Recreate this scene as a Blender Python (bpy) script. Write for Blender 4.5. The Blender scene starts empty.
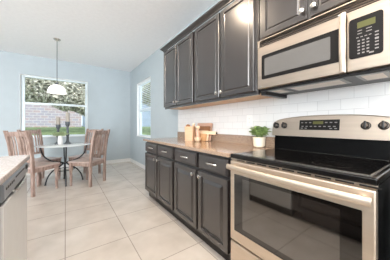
import bpy, bmesh, math, random
from mathutils import Vector, Matrix
random.seed(7)
PI = math.pi
S = bpy.context.scene
COL = S.collection

# ------------------------------------------------------------------ camera
cam_d = bpy.data.cameras.new('camera')
cam = bpy.data.objects.new('camera', cam_d)
COL.objects.link(cam)
cam.location = (0, 0, 1.128)
cam.rotation_euler = (PI / 2, 0, math.radians(-35.38))
cam_d.sensor_width = 36
cam_d.lens = 16.82
cam_d.shift_y = -0.0120
cam_d.clip_start = 0.02
S.camera = cam

# ------------------------------------------------------------------ world, lights, exposure
W = bpy.data.worlds.new('world')
S.world = W
W.use_nodes = True
bg = W.node_tree.nodes['Background']
bg.inputs[0].default_value = (0.80, 0.90, 1.0, 1)
bg.inputs[1].default_value = 1.2
S.view_settings.view_transform = 'Standard'
S.view_settings.look = 'None'
S.view_settings.gamma = 1
S.view_settings.use_curve_mapping = False
S.view_settings.exposure = 0.80
S.cycles.max_bounces = 10
S.cycles.diffuse_bounces = 6
S.cycles.sample_clamp_indirect = 6

def light(name, typ, loc, energy, color=(1, 1, 1), rot=(0, 0, 0), size=None, size_y=None):
    d = bpy.data.lights.new(name, typ)
    d.energy = energy
    d.color = color
    o = bpy.data.objects.new(name, d)
    COL.objects.link(o)
    o.location = loc
    o.rotation_euler = rot
    if typ == 'AREA' and size:
        d.size = size
        if size_y:
            d.shape = 'RECTANGLE'
            d.size_y = size_y
    return o

sun = light('sun', 'SUN', (0, -5, 10), 1.6, (1, 0.95, 0.87))
sun.rotation_euler = Vector((0.30, 0.48, -0.82)).to_track_quat('-Z', 'Y').to_euler()
sun.data.angle = math.radians(2)
# added fill lights, unseen: two overhead and one at the front wall
light('added_kitchen_fill', 'AREA', (-0.35, -0.6, 2.74), 38, (1, 0.95, 0.89), size=1.9, size_y=1.6)
light('added_living_fill', 'AREA', (-2.9, -1.3, 2.74), 70, (1, 0.97, 0.94), size=2.0, size_y=1.7)
light('added_front_fill', 'AREA', (-3.40, -2.97, 1.20), 245, (0.95, 0.97, 1.0), rot=(PI / 2, 0, 0), size=1.5, size_y=2.2)  # added fill light; the wall behind it has no opening

# ------------------------------------------------------------------ materials
def lin(c):
    return tuple(((x / 255) / 12.92 if x / 255 <= 0.04045 else ((x / 255 + 0.055) / 1.055) ** 2.4) for x in c)

def mat(name, rgb, rough=0.5, metal=0.0, spec=None, coat=0.0, ior=None, coat_ior=1.5, coat_rough=0.1, vary=0.0, scale=8.0, stretch=(1, 1, 1), bump=0.0,
        bscale=None, emit=None, estr=0.0, trans=0.0, rgb2=None, detail=4.0):
    m = bpy.data.materials.new(name)
    m.use_nodes = True
    nt = m.node_tree
    b = nt.nodes['Principled BSDF']
    c = lin(rgb)
    b.inputs['Base Color'].default_value = (*c, 1)
    b.inputs['Roughness'].default_value = rough
    b.inputs['Metallic'].default_value = metal
    if spec is not None:
        b.inputs['Specular IOR Level'].default_value = spec
    if coat:
        b.inputs['Coat Weight'].default_value = coat
        b.inputs['Coat Roughness'].default_value = coat_rough
        b.inputs['Coat IOR'].default_value = coat_ior
    if ior:
        b.inputs['IOR'].default_value = ior
    if trans:
        b.inputs['Transmission Weight'].default_value = trans
    if emit:
        b.inputs['Emission Color'].default_value = (*lin(emit), 1)
        b.inputs['Emission Strength'].default_value = estr
    if vary or bump or rgb2:
        tc = nt.nodes.new('ShaderNodeTexCoord')
        mp = nt.nodes.new('ShaderNodeMapping')
        mp.inputs['Scale'].default_value = stretch
        nz = nt.nodes.new('ShaderNodeTexNoise')
        nz.inputs['Scale'].default_value = scale
        nz.inputs['Detail'].default_value = detail
        nt.links.new(tc.outputs['Object'], mp.inputs[0])
        nt.links.new(mp.outputs[0], nz.inputs['Vector'])
        if vary or rgb2:
            r = nt.nodes.new('ShaderNodeValToRGB')
            e = r.color_ramp.elements
            e[0].position, e[1].position = 0.32, 0.68
            e[0].color = (*[x * (1 - vary) for x in c], 1)
            e[1].color = (*(lin(rgb2) if rgb2 else [min(1, x * (1 + vary)) for x in c]), 1)
            nt.links.new(nz.outputs['Fac'], r.inputs[0])
            nt.links.new(r.outputs[0], b.inputs['Base Color'])
        if bump:
            bp = nt.nodes.new('ShaderNodeBump')
            bp.inputs['Strength'].default_value = bump
            bp.inputs['Distance'].default_value = 0.01
            src = nz
            if bscale:
                src = nt.nodes.new('ShaderNodeTexNoise')
                src.inputs['Scale'].default_value = bscale
                nt.links.new(mp.outputs[0], src.inputs['Vector'])
            nt.links.new(src.outputs['Fac'], bp.inputs['Height'])
            nt.links.new(bp.outputs[0], b.inputs['Normal'])
    return m

def brick_mat(name, c1, c2, cm, bw, rh, mortar, rough, axes, offset=0.5, loc=(0, 0), bump=0.3, coat=0.0, mottling=0.0, spec=None):
    m = bpy.data.materials.new(name)
    m.use_nodes = True
    nt = m.node_tree
    b = nt.nodes['Principled BSDF']
    tc = nt.nodes.new('ShaderNodeTexCoord')
    sp = nt.nodes.new('ShaderNodeSeparateXYZ')
    cb = nt.nodes.new('ShaderNodeCombineXYZ')
    nt.links.new(tc.outputs['Object'], sp.inputs[0])
    for i, a in enumerate(axes):
        ad = nt.nodes.new('ShaderNodeMath')
        ad.operation = 'ADD'
        ad.inputs[1].default_value = loc[i]
        nt.links.new(sp.outputs[a], ad.inputs[0])
        nt.links.new(ad.outputs[0], cb.inputs[i])
    br = nt.nodes.new('ShaderNodeTexBrick')
    br.offset = offset
    br.inputs['Scale'].default_value = 1
    br.inputs['Color1'].default_value = (*lin(c1), 1)
    br.inputs['Color2'].default_value = (*lin(c2), 1)
    br.inputs['Mortar'].default_value = (*lin(cm), 1)
    br.inputs['Mortar Size'].default_value = mortar
    br.inputs['Mortar Smooth'].default_value = 0.1
    br.inputs['Brick Width'].default_value = bw
    br.inputs['Row Height'].default_value = rh
    nt.links.new(cb.outputs[0], br.inputs['Vector'])
    out = br.outputs['Color']
    if mottling:
        nz = nt.nodes.new('ShaderNodeTexNoise')
        nz.inputs['Scale'].default_value = 3.5
        nz.inputs['Detail'].default_value = 6
        nt.links.new(tc.outputs['Object'], nz.inputs['Vector'])
        rp = nt.nodes.new('ShaderNodeValToRGB')
        rp.color_ramp.elements[0].position, rp.color_ramp.elements[1].position = 0.3, 0.7
        lo = 1 - mottling
        rp.color_ramp.elements[0].color = (lo, lo * 0.985, lo * 0.96, 1)
        rp.color_ramp.elements[1].color = (1, 1, 1, 1)
        nt.links.new(nz.outputs['Fac'], rp.inputs[0])
        mx = nt.nodes.new('ShaderNodeMix')
        mx.data_type = 'RGBA'
        mx.blend_type = 'MULTIPLY'
        mx.inputs[0].default_value = 1
        nt.links.new(out, mx.inputs[6])
        nt.links.new(rp.outputs[0], mx.inputs[7])
        out = mx.outputs[2]
    nt.links.new(out, b.inputs['Base Color'])
    b.inputs['Roughness'].default_value = rough
    if spec is not None:
        b.inputs['Specular IOR Level'].default_value = spec
    if coat:
        b.inputs['Coat Weight'].default_value = coat
        b.inputs['Coat Roughness'].default_value = 0.08
    bp = nt.nodes.new('ShaderNodeBump')
    bp.inputs['Strength'].default_value = bump
    bp.inputs['Distance'].default_value = 0.002
    bp.invert = True
    nt.links.new(br.outputs['Fac'], bp.inputs['Height'])
    nt.links.new(bp.outputs[0], b.inputs['Normal'])
    return m

M = {}
M['ceiling'] = mat('ceiling_paint', (240, 240, 241), 0.9, vary=0.02, scale=20, bump=0.05, bscale=150)
M['wall'] = mat('pale_blue_paint', (183, 193, 198), 0.75, vary=0.015, scale=6, bump=0.04, bscale=180)
M['trim'] = mat('white_trim', (232, 232, 230), 0.45, vary=0.01)
M['floor'] = brick_mat('beige_floor_tile', (219, 210, 201), (214, 205, 196), (168, 158, 149), 0.5212, 0.497, 0.0038, 0.24,
                       (0, 1), offset=0, loc=(0.003 + 5.212, 0.087 + 4.97), bump=0.25, mottling=0.2, spec=0.5)
M['subway'] = brick_mat('white_subway_tile', (226, 225, 224), (231, 230, 229), (206, 205, 204), 0.152, 0.0765, 0.0016, 0.12,
                        (1, 2), loc=(5, -1.014 + 0.765), bump=0.35, spec=0.6)
M['cabinet'] = mat('espresso_cabinet', (38, 33, 32), 0.33, vary=0.10, scale=5, stretch=(1, 1, 0.25), spec=0.4, coat=1.0, coat_ior=1.75, coat_rough=0.24)
M['matt_cabinet'] = mat('matt_dark_cabinet', (40, 35, 33), 0.5, vary=0.05)  # even dark brown of the toe kicks
M['birch'] = mat('birch_underside', (206, 168, 128), 0.5, vary=0.08, scale=6, stretch=(3, 0.4, 1))
M['granite'] = mat('beige_granite', (142, 119, 101), 0.12, vary=0.14, scale=90, rgb2=(176, 151, 130), spec=0.8, detail=6)
M['island_granite'] = mat('glare_tinted_granite', (178, 168, 164), 0.16, vary=0.07, scale=110, rgb2=(204, 195, 191), spec=0.6, detail=6)  # paler copy of the counter granite; glare put into the colour
M['steel'] = mat('brushed_steel', (190, 176, 162), 0.34, 1.0, vary=0.05, scale=40, stretch=(1, 0.03, 1.0))
M['louvre'] = mat('dark_louvre_metal', (112, 102, 94), 0.4, 0.8, vary=0.03)
M['handle_steel'] = mat('satin_steel_handle', (214, 200, 184), 0.5, 1.0, vary=0.02)
M['range_steel'] = mat('satin_lit_range_steel', (222, 207, 190), 0.45, 1.0, vary=0.04, scale=40, stretch=(1, 0.03, 1.0))  # brighter copy of the steel; reflected light put into its colour
M['nickel'] = mat('satin_nickel', (222, 216, 208), 0.22, 1.0, vary=0.02)
M['black_glass'] = mat('black_glass', (6, 5, 5), 0.05, vary=0.03, spec=0.14)
M['cooktop'] = mat('black_ceramic_cooktop', (10, 9, 9), 0.09, vary=0.25, scale=300, spec=0.25)
M['oven_inner'] = mat('oven_inner_glass', (24, 20, 18), 0.05, vary=0.05, scale=4, ior=2.6)
M['oven_glass'] = mat('coated_black_oven_glass', (5, 4, 4), 0.05, vary=0.03, ior=1.9)
M['black_plastic'] = mat('black_plastic', (26, 25, 25), 0.35, vary=0.04)
M['black_enamel'] = mat('black_enamel', (18, 17, 17), 0.18, vary=0.04)
M['grey_plastic'] = mat('dark_grey_plastic', (22, 20, 19), 0.3, vary=0.03, spec=0.25)
M['mw_screen'] = mat('microwave_mesh_screen', (96, 94, 92), 0.2, vary=0.03, scale=260, spec=0.4)
M['lcd'] = mat('olive_lcd', (70, 70, 34), 0.3, vary=0.05, emit=(150, 150, 60), estr=0.10)
M['key'] = mat('pale_key_print', (130, 126, 124), 0.5, vary=0.02)
M['ring'] = mat('burner_marking', (58, 56, 55), 0.2, vary=0.05)
M['panel_grey'] = mat('grey_underside_metal', (150, 150, 148), 0.4, 0.3, vary=0.03)
M['lens'] = mat('frosted_light_lens', (226, 216, 204), 0.35, vary=0.02)
M['dw_white'] = mat('dishwasher_front', (226, 226, 224), 0.2, 0.15, vary=0.02, scale=10)
M['dw_panel'] = mat('dishwasher_control_band', (158, 160, 164), 0.3, 0.2, vary=0.03)
M['chair_wood'] = mat('weathered_chair_wood', (144, 118, 107), 0.42, vary=0.14, scale=7, stretch=(5, 5, 1), rgb2=(182, 160, 150))
M['seat_wood'] = mat('glare_tinted_seat_wood', (196, 176, 168), 0.30, vary=0.12, scale=10, stretch=(1, 6, 1))  # chair wood lightened; glare on the seats put into the colour
M['iron'] = mat('wrought_iron', (38, 40, 44), 0.45, 0.3, vary=0.06)
M['table_glass'] = mat('table_glass', (236, 240, 242), 0.05, vary=0.01, trans=0.15, spec=0.8)
M['shade'] = mat('alabaster_glass', (248, 246, 242), 0.35, vary=0.02, emit=(255, 250, 243), estr=0.35)
M['pot_cream'] = mat('cream_ceramic', (232, 220, 200), 0.35, vary=0.03)
M['pot_white'] = mat('white_ceramic', (238, 238, 238), 0.3, vary=0.02)
M['soil'] = mat('potting_soil', (60, 45, 36), 0.9, vary=0.3, scale=60)
M['leaf'] = mat('herb_leaf', (104, 136, 72), 0.4, vary=0.3, scale=25, rgb2=(176, 200, 128))
M['leaf_pale'] = mat('pale_leaf', (168, 190, 138), 0.5, vary=0.12, scale=25, rgb2=(216, 226, 190))
M['candle'] = mat('taupe_candle', (164, 156, 146), 0.5, vary=0.06)
M['pewter'] = mat('dark_pewter', (96, 101, 106), 0.35, 0.5, vary=0.06)
M['wood_tan'] = mat('tan_wood', (208, 174, 142), 0.45, vary=0.10, scale=9, stretch=(1, 1, 6))
M['wood_pink'] = mat('rosy_wood', (206, 168, 146), 0.45, vary=0.10, scale=9, stretch=(1, 1, 7))
M['wood_honey'] = mat('honey_wood', (200, 158, 114), 0.4, vary=0.12, scale=9, stretch=(1, 1, 7))
M['wood_brown'] = mat('brown_wood', (150, 104, 70), 0.45, vary=0.12, scale=9)
M['wood_pale'] = mat('pale_wood', (232, 206, 176), 0.45, vary=0.06, scale=9)
M['plate'] = mat('outlet_plastic', (240, 238, 234), 0.35, vary=0.01)
M['slot'] = mat('outlet_slot', (70, 66, 62), 0.5, vary=0.02)
M['blind'] = mat('white_blind_slat', (238, 240, 242), 0.4, vary=0.01)
M['vinyl'] = mat('white_vinyl_frame', (218, 228, 233), 0.35, vary=0.01)
M['grass'] = mat('lawn_grass', (98, 118, 70), 0.9, vary=0.3, scale=3, rgb2=(140, 156, 106), detail=8)
M['gardenwall'] = brick_mat('pale_brick_wall', (206, 178, 180), (186, 180, 200), (222, 216, 220), 0.5, 0.22, 0.022, 0.8, (0, 2), bump=0.4, mottling=0.12)
M['siding'] = mat('pale_blue_siding', (180, 192, 212), 0.7, vary=0.08, scale=2)
M['bark'] = mat('tree_bark', (104, 88, 74), 0.9, vary=0.3, scale=8, stretch=(4, 4, 1), bump=0.6)
M['tree_leaf'] = mat('sun_speckled_tree_leaf', (140, 134, 102), 0.6, vary=0.5, scale=7, rgb2=(255, 250, 234), detail=8)  # near-white and dark speckle paints sun flecks and sky gaps into the leaves
M['tree_leaf_green'] = mat('olive_tree_leaf', (128, 136, 92), 0.6, vary=0.5, scale=9, rgb2=(226, 226, 180), detail=8)

def glass_mat():
    m = bpy.data.materials.new('window_glass')
    m.use_nodes = True
    nt = m.node_tree
    nt.nodes.clear()
    o = nt.nodes.new('ShaderNodeOutputMaterial')
    t = nt.nodes.new('ShaderNodeBsdfTransparent')
    t.inputs[0].default_value = (0.96, 0.98, 0.98, 1)
    g = nt.nodes.new('ShaderNodeBsdfGlossy')
    g.inputs['Roughness'].default_value = 0.03
    fr = nt.nodes.new('ShaderNodeFresnel')
    fr.inputs[0].default_value = 1.35
    mx = nt.nodes.new('ShaderNodeMixShader')
    gm = nt.nodes.new('ShaderNodeNewGeometry')
    om = nt.nodes.new('ShaderNodeMath'); om.operation = 'SUBTRACT'; om.inputs[0].default_value = 1
    ml = nt.nodes.new('ShaderNodeMath'); ml.operation = 'MULTIPLY'
    nt.links.new(gm.outputs['Backfacing'], om.inputs[1])
    nt.links.new(om.outputs[0], ml.inputs[0])
    nt.links.new(fr.outputs[0], ml.inputs[1])
    nt.links.new(ml.outputs[0], mx.inputs[0])
    nt.links.new(t.outputs[0], mx.inputs[1])
    nt.links.new(g.outputs[0], mx.inputs[2])
    nt.links.new(mx.outputs[0], o.inputs[0])
    return m
M['glass'] = glass_mat()

# ------------------------------------------------------------------ mesh helpers
def BM():
    return bmesh.new()

def box(bm, x0, x1, y0, y1, z0, z1, bevel=0.0, mtx=None):
    ret = bmesh.ops.create_cube(bm, size=1)
    vs = ret['verts']
    bmesh.ops.scale(bm, vec=(abs(x1 - x0), abs(y1 - y0), abs(z1 - z0)), verts=vs)
    bmesh.ops.translate(bm, vec=((x0 + x1) / 2, (y0 + y1) / 2, (z0 + z1) / 2), verts=vs)
    if bevel:
        es = list({e for v in vs for e in v.link_edges})
        r = bmesh.ops.bevel(bm, geom=es, offset=bevel, segments=2, affect='EDGES', profile=0.5)
        vs = list({v for f in r['faces'] for v in f.verts} | {v for v in vs if v.is_valid})
    if mtx:
        bmesh.ops.transform(bm, matrix=mtx, verts=vs)
    return vs

def lathe(bm, prof, center=(0, 0, 0), seg=24, axis='Z', cap=True, mtx=None):
    """prof: list of (radius, height) along the axis."""
    rings = []
    for r, h in prof:
        ring = []
        for k in range(seg):
            a = 2 * PI * k / seg
            p = Vector((r * math.cos(a), r * math.sin(a), h))
            if axis == 'X':
                p = Vector((h, p.x, p.y))
            elif axis == 'Y':
                p = Vector((p.x, h, p.y))
            if mtx:
                p = mtx @ p
            ring.append(bm.verts.new(p + Vector(center)))
        rings.append(ring)
    for a, b in zip(rings, rings[1:]):
        for k in range(seg):
            bm.faces.new((a[k], a[(k + 1) % seg], b[(k + 1) % seg], b[k]))
    if cap:
        bm.faces.new(list(reversed(rings[0])))
        bm.faces.new(rings[-1])

def tube(bm, pts, r, seg=8, flat=None):
    """round tube along points; r number or list; flat=(a,b) scales the section."""
    pts = [Vector(p) for p in pts]
    n = len(pts)
    rs = r if isinstance(r, (list, tuple)) else [r] * n
    rings = []
    up = None
    for i, p in enumerate(pts):
        t = (pts[min(i + 1, n - 1)] - pts[max(i - 1, 0)]).normalized()
        if up is None:
            up = Vector((0, 0, 1)) if abs(t.z) < 0.9 else Vector((1, 0, 0))
        u = (up - t * up.dot(t)).normalized()
        up = u
        v = t.cross(u)
        fa, fb = flat or (1, 1)
        rings.append([bm.verts.new(p + u * (math.cos(2 * PI * k / seg) * rs[i] * fa) + v * (math.sin(2 * PI * k / seg) * rs[i] * fb)) for k in range(seg)])
    for a, b in zip(rings, rings[1:]):
        for k in range(seg):
            bm.faces.new((a[k], a[(k + 1) % seg], b[(k + 1) % seg], b[k]))
    bm.faces.new(list(reversed(rings[0])))
    bm.faces.new(rings[-1])

def prism(bm, pts, axis, a0, a1):
    """extrude a 2D polygon along an axis. axis 'Y': pts are (x,z); 'X': (y,z); 'Z': (x,y)."""
    def P(p, a):
        return {'Y': (p[0], a, p[1]), 'X': (a, p[0], p[1]), 'Z': (p[0], p[1], a)}[axis]
    A = [bm.verts.new(P(p, a0)) for p in pts]
    B = [bm.verts.new(P(p, a1)) for p in pts]
    n = len(pts)
    for k in range(n):
        bm.faces.new((A[k], A[(k + 1) % n], B[(k + 1) % n], B[k]))
    bm.faces.new(list(reversed(A)))
    bm.faces.new(B)

def panel(bm, y0, y1, z0, z1, x, rings, sgn=-1):
    """stepped door/drawer front facing sgn*X from back plane x. rings: (inset, out)."""
    loops = []
    for ins, out in rings:
        X = x + sgn * out
        loops.append([bm.verts.new(p) for p in ((X, y0 + ins, z0 + ins), (X, y1 - ins, z0 + ins), (X, y1 - ins, z1 - ins), (X, y0 + ins, z1 - ins))])
    for a, b in zip(loops, loops[1:]):
        for k in range(4):
            bm.faces.new((a[k], a[(k + 1) % 4], b[(k + 1) % 4], b[k]))
    bm.faces.new(list(reversed(loops[0])))
    bm.faces.new(loops[-1])

def obj(name, bm, m, parent=None, smooth=False, angle=35):
    bmesh.ops.recalc_face_normals(bm, faces=bm.faces)
    me = bpy.data.meshes.new(name)
    bm.to_mesh(me)
    bm.free()
    if smooth:
        for p in me.polygons:
            p.use_smooth = True
        me.set_sharp_from_angle(angle=math.radians(angle))
    me.materials.append(M[m])
    o = bpy.data.objects.new(name, me)
    COL.objects.link(o)
    if parent is not None:
        o.parent = parent
    return o

def tag(o, label, cat, group=None):
    o['label'] = label
    o['category'] = cat
    if group:
        o['group'] = group
    return o

def thing(name, label, cat, loc=(0, 0, 0), rz=0, group=None):
    o = bpy.data.objects.new(name, None)
    COL.objects.link(o)
    o.location = loc
    o.rotation_euler = (0, 0, rz)
    return tag(o, label, cat, group)

def struct(name, bm, m, parent=None, smooth=False):
    o = obj(name, bm, m, parent, smooth)
    if parent is None:
        o['kind'] = 'structure'
    return o

def dup(root, loc, rz, label, name=None):
    r = root.copy()
    COL.objects.link(r)
    r.location = loc
    r.rotation_euler = (0, 0, rz)
    r['label'] = label
    for ch in root.children:
        c = ch.copy()
        COL.objects.link(c)
        c.parent = r
        for g in ch.children:
            d = g.copy()
            COL.objects.link(d)
            d.parent = c
    return r

# ------------------------------------------------------------------ room shell
XW, YB, ZC = 1.657, 5.84, 2.80
XL, YF = -4.5, -3.0
T = 0.14
b = BM(); box(b, XL - T, XW + T, YF - T, YB + T, -0.1, 0); struct('floor', b, 'floor')
b = BM(); box(b, XL - T, XW + T, YF - T, YB + T, ZC, ZC + 0.1); struct('ceiling', b, 'ceiling')
WB = (-0.87, 0.507, 0.83, 2.335)      # back window x0 x1 z0 z1
WR = (4.16, 5.19, 0.82, 2.305)        # right window y0 y1 z0 z1
b = BM()
box(b, XL - T, WB[0], YB, YB + T, 0, ZC); box(b, WB[1], XW + T, YB, YB + T, 0, ZC)
box(b, WB[0], WB[1], YB, YB + T, 0, WB[2]); box(b, WB[0], WB[1], YB, YB + T, WB[3], ZC)
struct('wall_back', b, 'wall')
b = BM()
box(b, XW, XW + T, YF - T, WR[0], 0, ZC); box(b, XW, XW + T, WR[1], YB, 0, ZC)
box(b, XW, XW + T, WR[0], WR[1], 0, WR[2]); box(b, XW, XW + T, WR[0], WR[1], WR[3], ZC)
struct('wall_right', b, 'wall')
b = BM(); box(b, XL - T, XL, YF - T, YB, 0, ZC); struct('wall_left', b, 'wall')
b = BM(); box(b, XL, XW, YF - T, YF, 0, ZC); struct('wall_front', b, 'wall')
def baseboard(name, boxes):
    b = BM()
    for a in boxes:
        box(b, *a, bevel=0.004)
    struct(name, b, 'trim')
baseboard('baseboard_back', [(XL, XW, YB - 0.014, YB, 0, 0.10)])
baseboard('baseboard_right', [(XW - 0.014, XW, 2.815, YB - 0.014, 0, 0.10)])
baseboard('baseboard_left', [(XL, XL + 0.014, YF, YB - 0.014, 0, 0.10)])

# ------------------------------------------------------------------ windows
def window(name, along, c, lo, hi, z0, z1, rail):
    """along 'X' = in the back wall, 'Y' = in the right wall; c = inner wall plane."""
    def bx(b, a0, a1, d0, d1, zz0, zz1, bev=0.0):
        if along == 'X':
            box(b, a0, a1, c + d0, c + d1, zz0, zz1, bev)
        else:
            box(b, c + d0, c + d1, a0, a1, zz0, zz1, bev)
    root = bpy.data.objects.new(name, None)
    COL.objects.link(root)
    root.location = ((lo + hi) / 2, c, z0) if along == 'X' else (c, (lo + hi) / 2, z0)
    root['kind'] = 'structure'
    inv = Matrix.Translation(-Vector(root.location))
    def fin(nm, b, m):
        bmesh.ops.transform(b, matrix=inv, verts=b.verts)
        return obj(nm, b, m, root)
    e = 0.002
    b = BM()
    for a0, a1 in ((lo + e, lo + 0.075), (hi - 0.06, hi - e)):
        bx(b, a0, a1, 0.07, 0.125, z0 + e, z1 - e, 0.004)
    bx(b, lo + 0.05, hi - 0.05, 0.07, 0.125, z0 + e, z0 + 0.05, 0.004)
    bx(b, lo + 0.05, hi - 0.05, 0.07, 0.125, z1 - 0.05, z1 - e, 0.004)
    fin('window_frame', b, 'vinyl')
    b = BM()
    bx(b, lo + 0.05, hi - 0.05, 0.075, 0.115, rail - 0.025, rail + 0.025, 0.004)
    fin('meeting_rail', b, 'vinyl')
    for zz0, zz1, d in ((z0 + 0.05, rail - 0.025, 0.088), (rail + 0.025, z1 - 0.05, 0.1)):
        b = BM(); bx(b, lo + 0.05, hi - 0.05, d, d + 0.004, zz0, zz1); fin('glass_pane', b, 'glass')
    b = BM()
    bx(b, lo + e, hi - e, -0.02, 0.068, z0 + e, z0 + 0.018, 0.004)
    fin('window_sill', b, 'trim')
    b = BM()
    bx(b, lo + e, lo + 0.008, 0.0, 0.068, z0 + 0.02, z1 - e)
    bx(b, hi - 0.008, hi - e, 0.0, 0.068, z0 + 0.02, z1 - e)
    bx(b, lo + 0.008, hi - 0.008, 0.0, 0.068, z1 - 0.008, z1 - e)
    fin('jamb_liner', b, 'trim')
    return root
window('window_1', 'X', YB, WB[0], WB[1], WB[2], WB[3], 1.665)
window('window_2', 'Y', XW, WR[0], WR[1], WR[2], WR[3], 1.53)

def blind(name, label, along, c, lo, hi, ztop, zbot, pitch, tilt):
    mid = (lo + hi) / 2
    root = thing(name, label, 'blind', (mid, c, ztop) if along == 'X' else (c, mid, ztop), 0 if along == 'X' else PI / 2)
    w = (hi - lo) / 2
    b = BM(); box(b, -w, w, -0.022, 0.022, -0.045, 0, 0.003); obj('head_rail', b, 'blind', root)
    n = int((ztop - 0.05 - zbot) / pitch)
    b = BM()
    for k in range(n):
        z = -0.055 - k * pitch
        m = Matrix.Translation((0, 0, z)) @ Matrix.Rotation(tilt, 4, 'X')
        box(b, -w + 0.004, w - 0.004, -0.0125, 0.0125, -0.0007, 0.0007, mtx=m)
    obj('slats', b, 'blind', root)
    b = BM()
    zb = -0.055 - n * pitch
    box(b, -w + 0.004, w - 0.004, -0.013, 0.013, zb - 0.012, zb + 0.004, 0.002); obj('bottom_rail', b, 'blind', root)
    for x in (-w * 0.7, w * 0.7):
        b = BM(); tube(b, [(x, -0.014, -0.04), (x, -0.014, zb)], 0.0012, 5); obj('cord', b, 'blind', root)
    return root
blind('window_blind', 'white slatted blind over the upper sash of the narrow right-wall window', 'Y', XW + 0.035, WR[0] + 0.012, WR[1] - 0.012, WR[3] - 0.012, 1.55, 0.048, 0.2)

# ------------------------------------------------------------------ outside
b = BM()
n = 24
for i in range(n):
    pass
pts = [(6.0, -0.25), (9, 0.1), (16, 0.86), (26, 1.1), (26, -0.6), (6.0, -0.6)]
prism(b, [(y, z) for y, z in pts], 'X', -14, 16)
g = obj('lawn', b, 'grass'); g['kind'] = 'structure'
b = BM(); box(b, -12, 1.25, 20.5, 20.75, 0.85, 4.4); box(b, -12, 1.25, 20.45, 20.8, 4.4, 4.5)
tag(obj('garden_wall', b, 'gardenwall'), 'pale pink brick wall beyond the lawn outside the back window', 'wall')
t = thing('neighbouring_house', 'pale blue sided house beyond the lawn, right of the pink brick wall', 'house', (5.8, 22.2, 0.95))
b = BM()
box(b, -4.3, 4.4, -1.5, 1.5, 0, 3.4)
for k in range(17):
    box(b, -4.32, 4.42, -1.53, -1.49, k * 0.2, k * 0.2 + 0.012)
obj('wall', b, 'siding', t)
b = BM(); prism(b, [(-2.0, 3.4), (2.0, 3.4), (0, 4.6)], 'X', -4.6, 4.7); obj('roof', b, 'siding', t)
def tree(label, loc, h, crowns, nleaf, leafmat, ls):
    t = thing('broadleaf_tree', label, 'tree', loc, 0, 'trees outside the windows')
    b = BM()
    tube(b, [(0, 0, -0.1), (0.05, 0, h * 0.35), (-0.03, 0.05, h * 0.6), (0.04, 0, h * 0.85)], [0.16, 0.13, 0.1, 0.04], 10)
    for cx, cy, cz, rx, ry, rz in crowns:
        tube(b, [(0.02, 0.01, h * 0.4), (cx * 0.5, cy * 0.5, (h * 0.45 + cz) / 2), (cx, cy, cz)], [0.07, 0.05, 0.02], 7)
    obj('trunk', b, 'bark', t, True)
    b = BM()
    tot = sum(c[3] * c[4] * c[5] for c in crowns)
    for cx, cy, cz, rx, ry, rz in crowns:
        for _ in range(int(nleaf * rx * ry * rz / tot)):
            while True:
                p = Vector((random.uniform(-1, 1), random.uniform(-1, 1), random.uniform(-1, 1)))
                if p.length < 1:
                    break
            p = p * (0.55 + 0.45 * random.random()) if random.random() < 0.3 else p.normalized() * (0.75 + 0.3 * random.random())
            c = Vector((cx + p.x * rx, cy + p.y * ry, cz + p.z * rz))
            u = Vector((random.gauss(0, 1), random.gauss(0, 1), random.gauss(0, 1))).normalized()
            v = u.orthogonal().normalized()
            s = ls * random.uniform(0.6, 1.4)
            m = u.cross(v) * 0.15 * s
            vs = [b.verts.new(c - u * s), b.verts.new(c + v * s * 0.45 + m), b.verts.new(c + u * s), b.verts.new(c - v * s * 0.45 + m)]
            b.faces.new(vs)
    obj('foliage', b, leafmat, t)
tree('sunlit tan and olive tree filling the left of the back window', (-3.3, 14.4, 0.6), 5.4,
     [(0.9, -0.3, 2.9, 1.1, 0.9, 1.0), (1.9, -0.4, 2.8, 1.1, 0.9, 1.0), (1.3, 0, 4.0, 1.7, 0.9, 1.3), (-0.4, 0, 3.8, 1.2, 0.9, 1.4)], 20000, 'tree_leaf', 0.11)
tree('sunlit tan and olive tree filling the right of the back window', (2.3, 14.2, 0.55), 5.2,
     [(-2.2, -0.3, 2.5, 1.0, 0.9, 1.0), (-1.1, -0.4, 2.2, 1.0, 0.9, 1.0), (-1.6, 0, 3.9, 1.6, 0.9, 1.4), (0.3, 0, 3.7, 1.2, 0.9, 1.4)], 20000, 'tree_leaf', 0.11)
tree('tan tree rising behind the pink brick wall outside the back window', (-1.9, 23.6, 0.8), 7.2,
     [(-2.2, 0, 5.2, 2.2, 1.0, 2.2), (0.6, 0, 5.4, 2.2, 1.0, 2.2)], 9000, 'tree_leaf', 0.19)
tree('olive green tree seen through the narrow right-wall window', (5.4, 12.6, 0.4), 5.0,
     [(-0.4, -0.3, 3.6, 1.4, 1.3, 1.5), (0.8, 0, 4.1, 1.4, 1.3, 1.5)], 6000, 'tree_leaf_green', 0.12)
def shrub(label, loc, r, n):
    b = BM()
    for _ in range(n):
        p = Vector((random.gauss(0, 1), random.gauss(0, 1), abs(random.gauss(0, 1)))).normalized() * random.uniform(0.5, 1)
        c = Vector((p.x * r, p.y * r, p.z * r * 0.9 + 0.02))
        u = Vector((random.gauss(0, 1), random.gauss(0, 1), random.gauss(0, 1))).normalized()
        v = u.orthogonal().normalized()
        s = random.uniform(0.04, 0.08)
        b.faces.new([b.verts.new(c - u * s), b.verts.new(c + v * s * 0.5), b.verts.new(c + u * s), b.verts.new(c - v * s * 0.5)])
    o = obj('shrub', b, 'leaf', None)
    o.location = loc
    tag(o, label, 'shrub')
shrub('green shrub outside the lower sash of the right-wall window', (3.3, 9.6, 0.17), 0.55, 1400)

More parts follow.
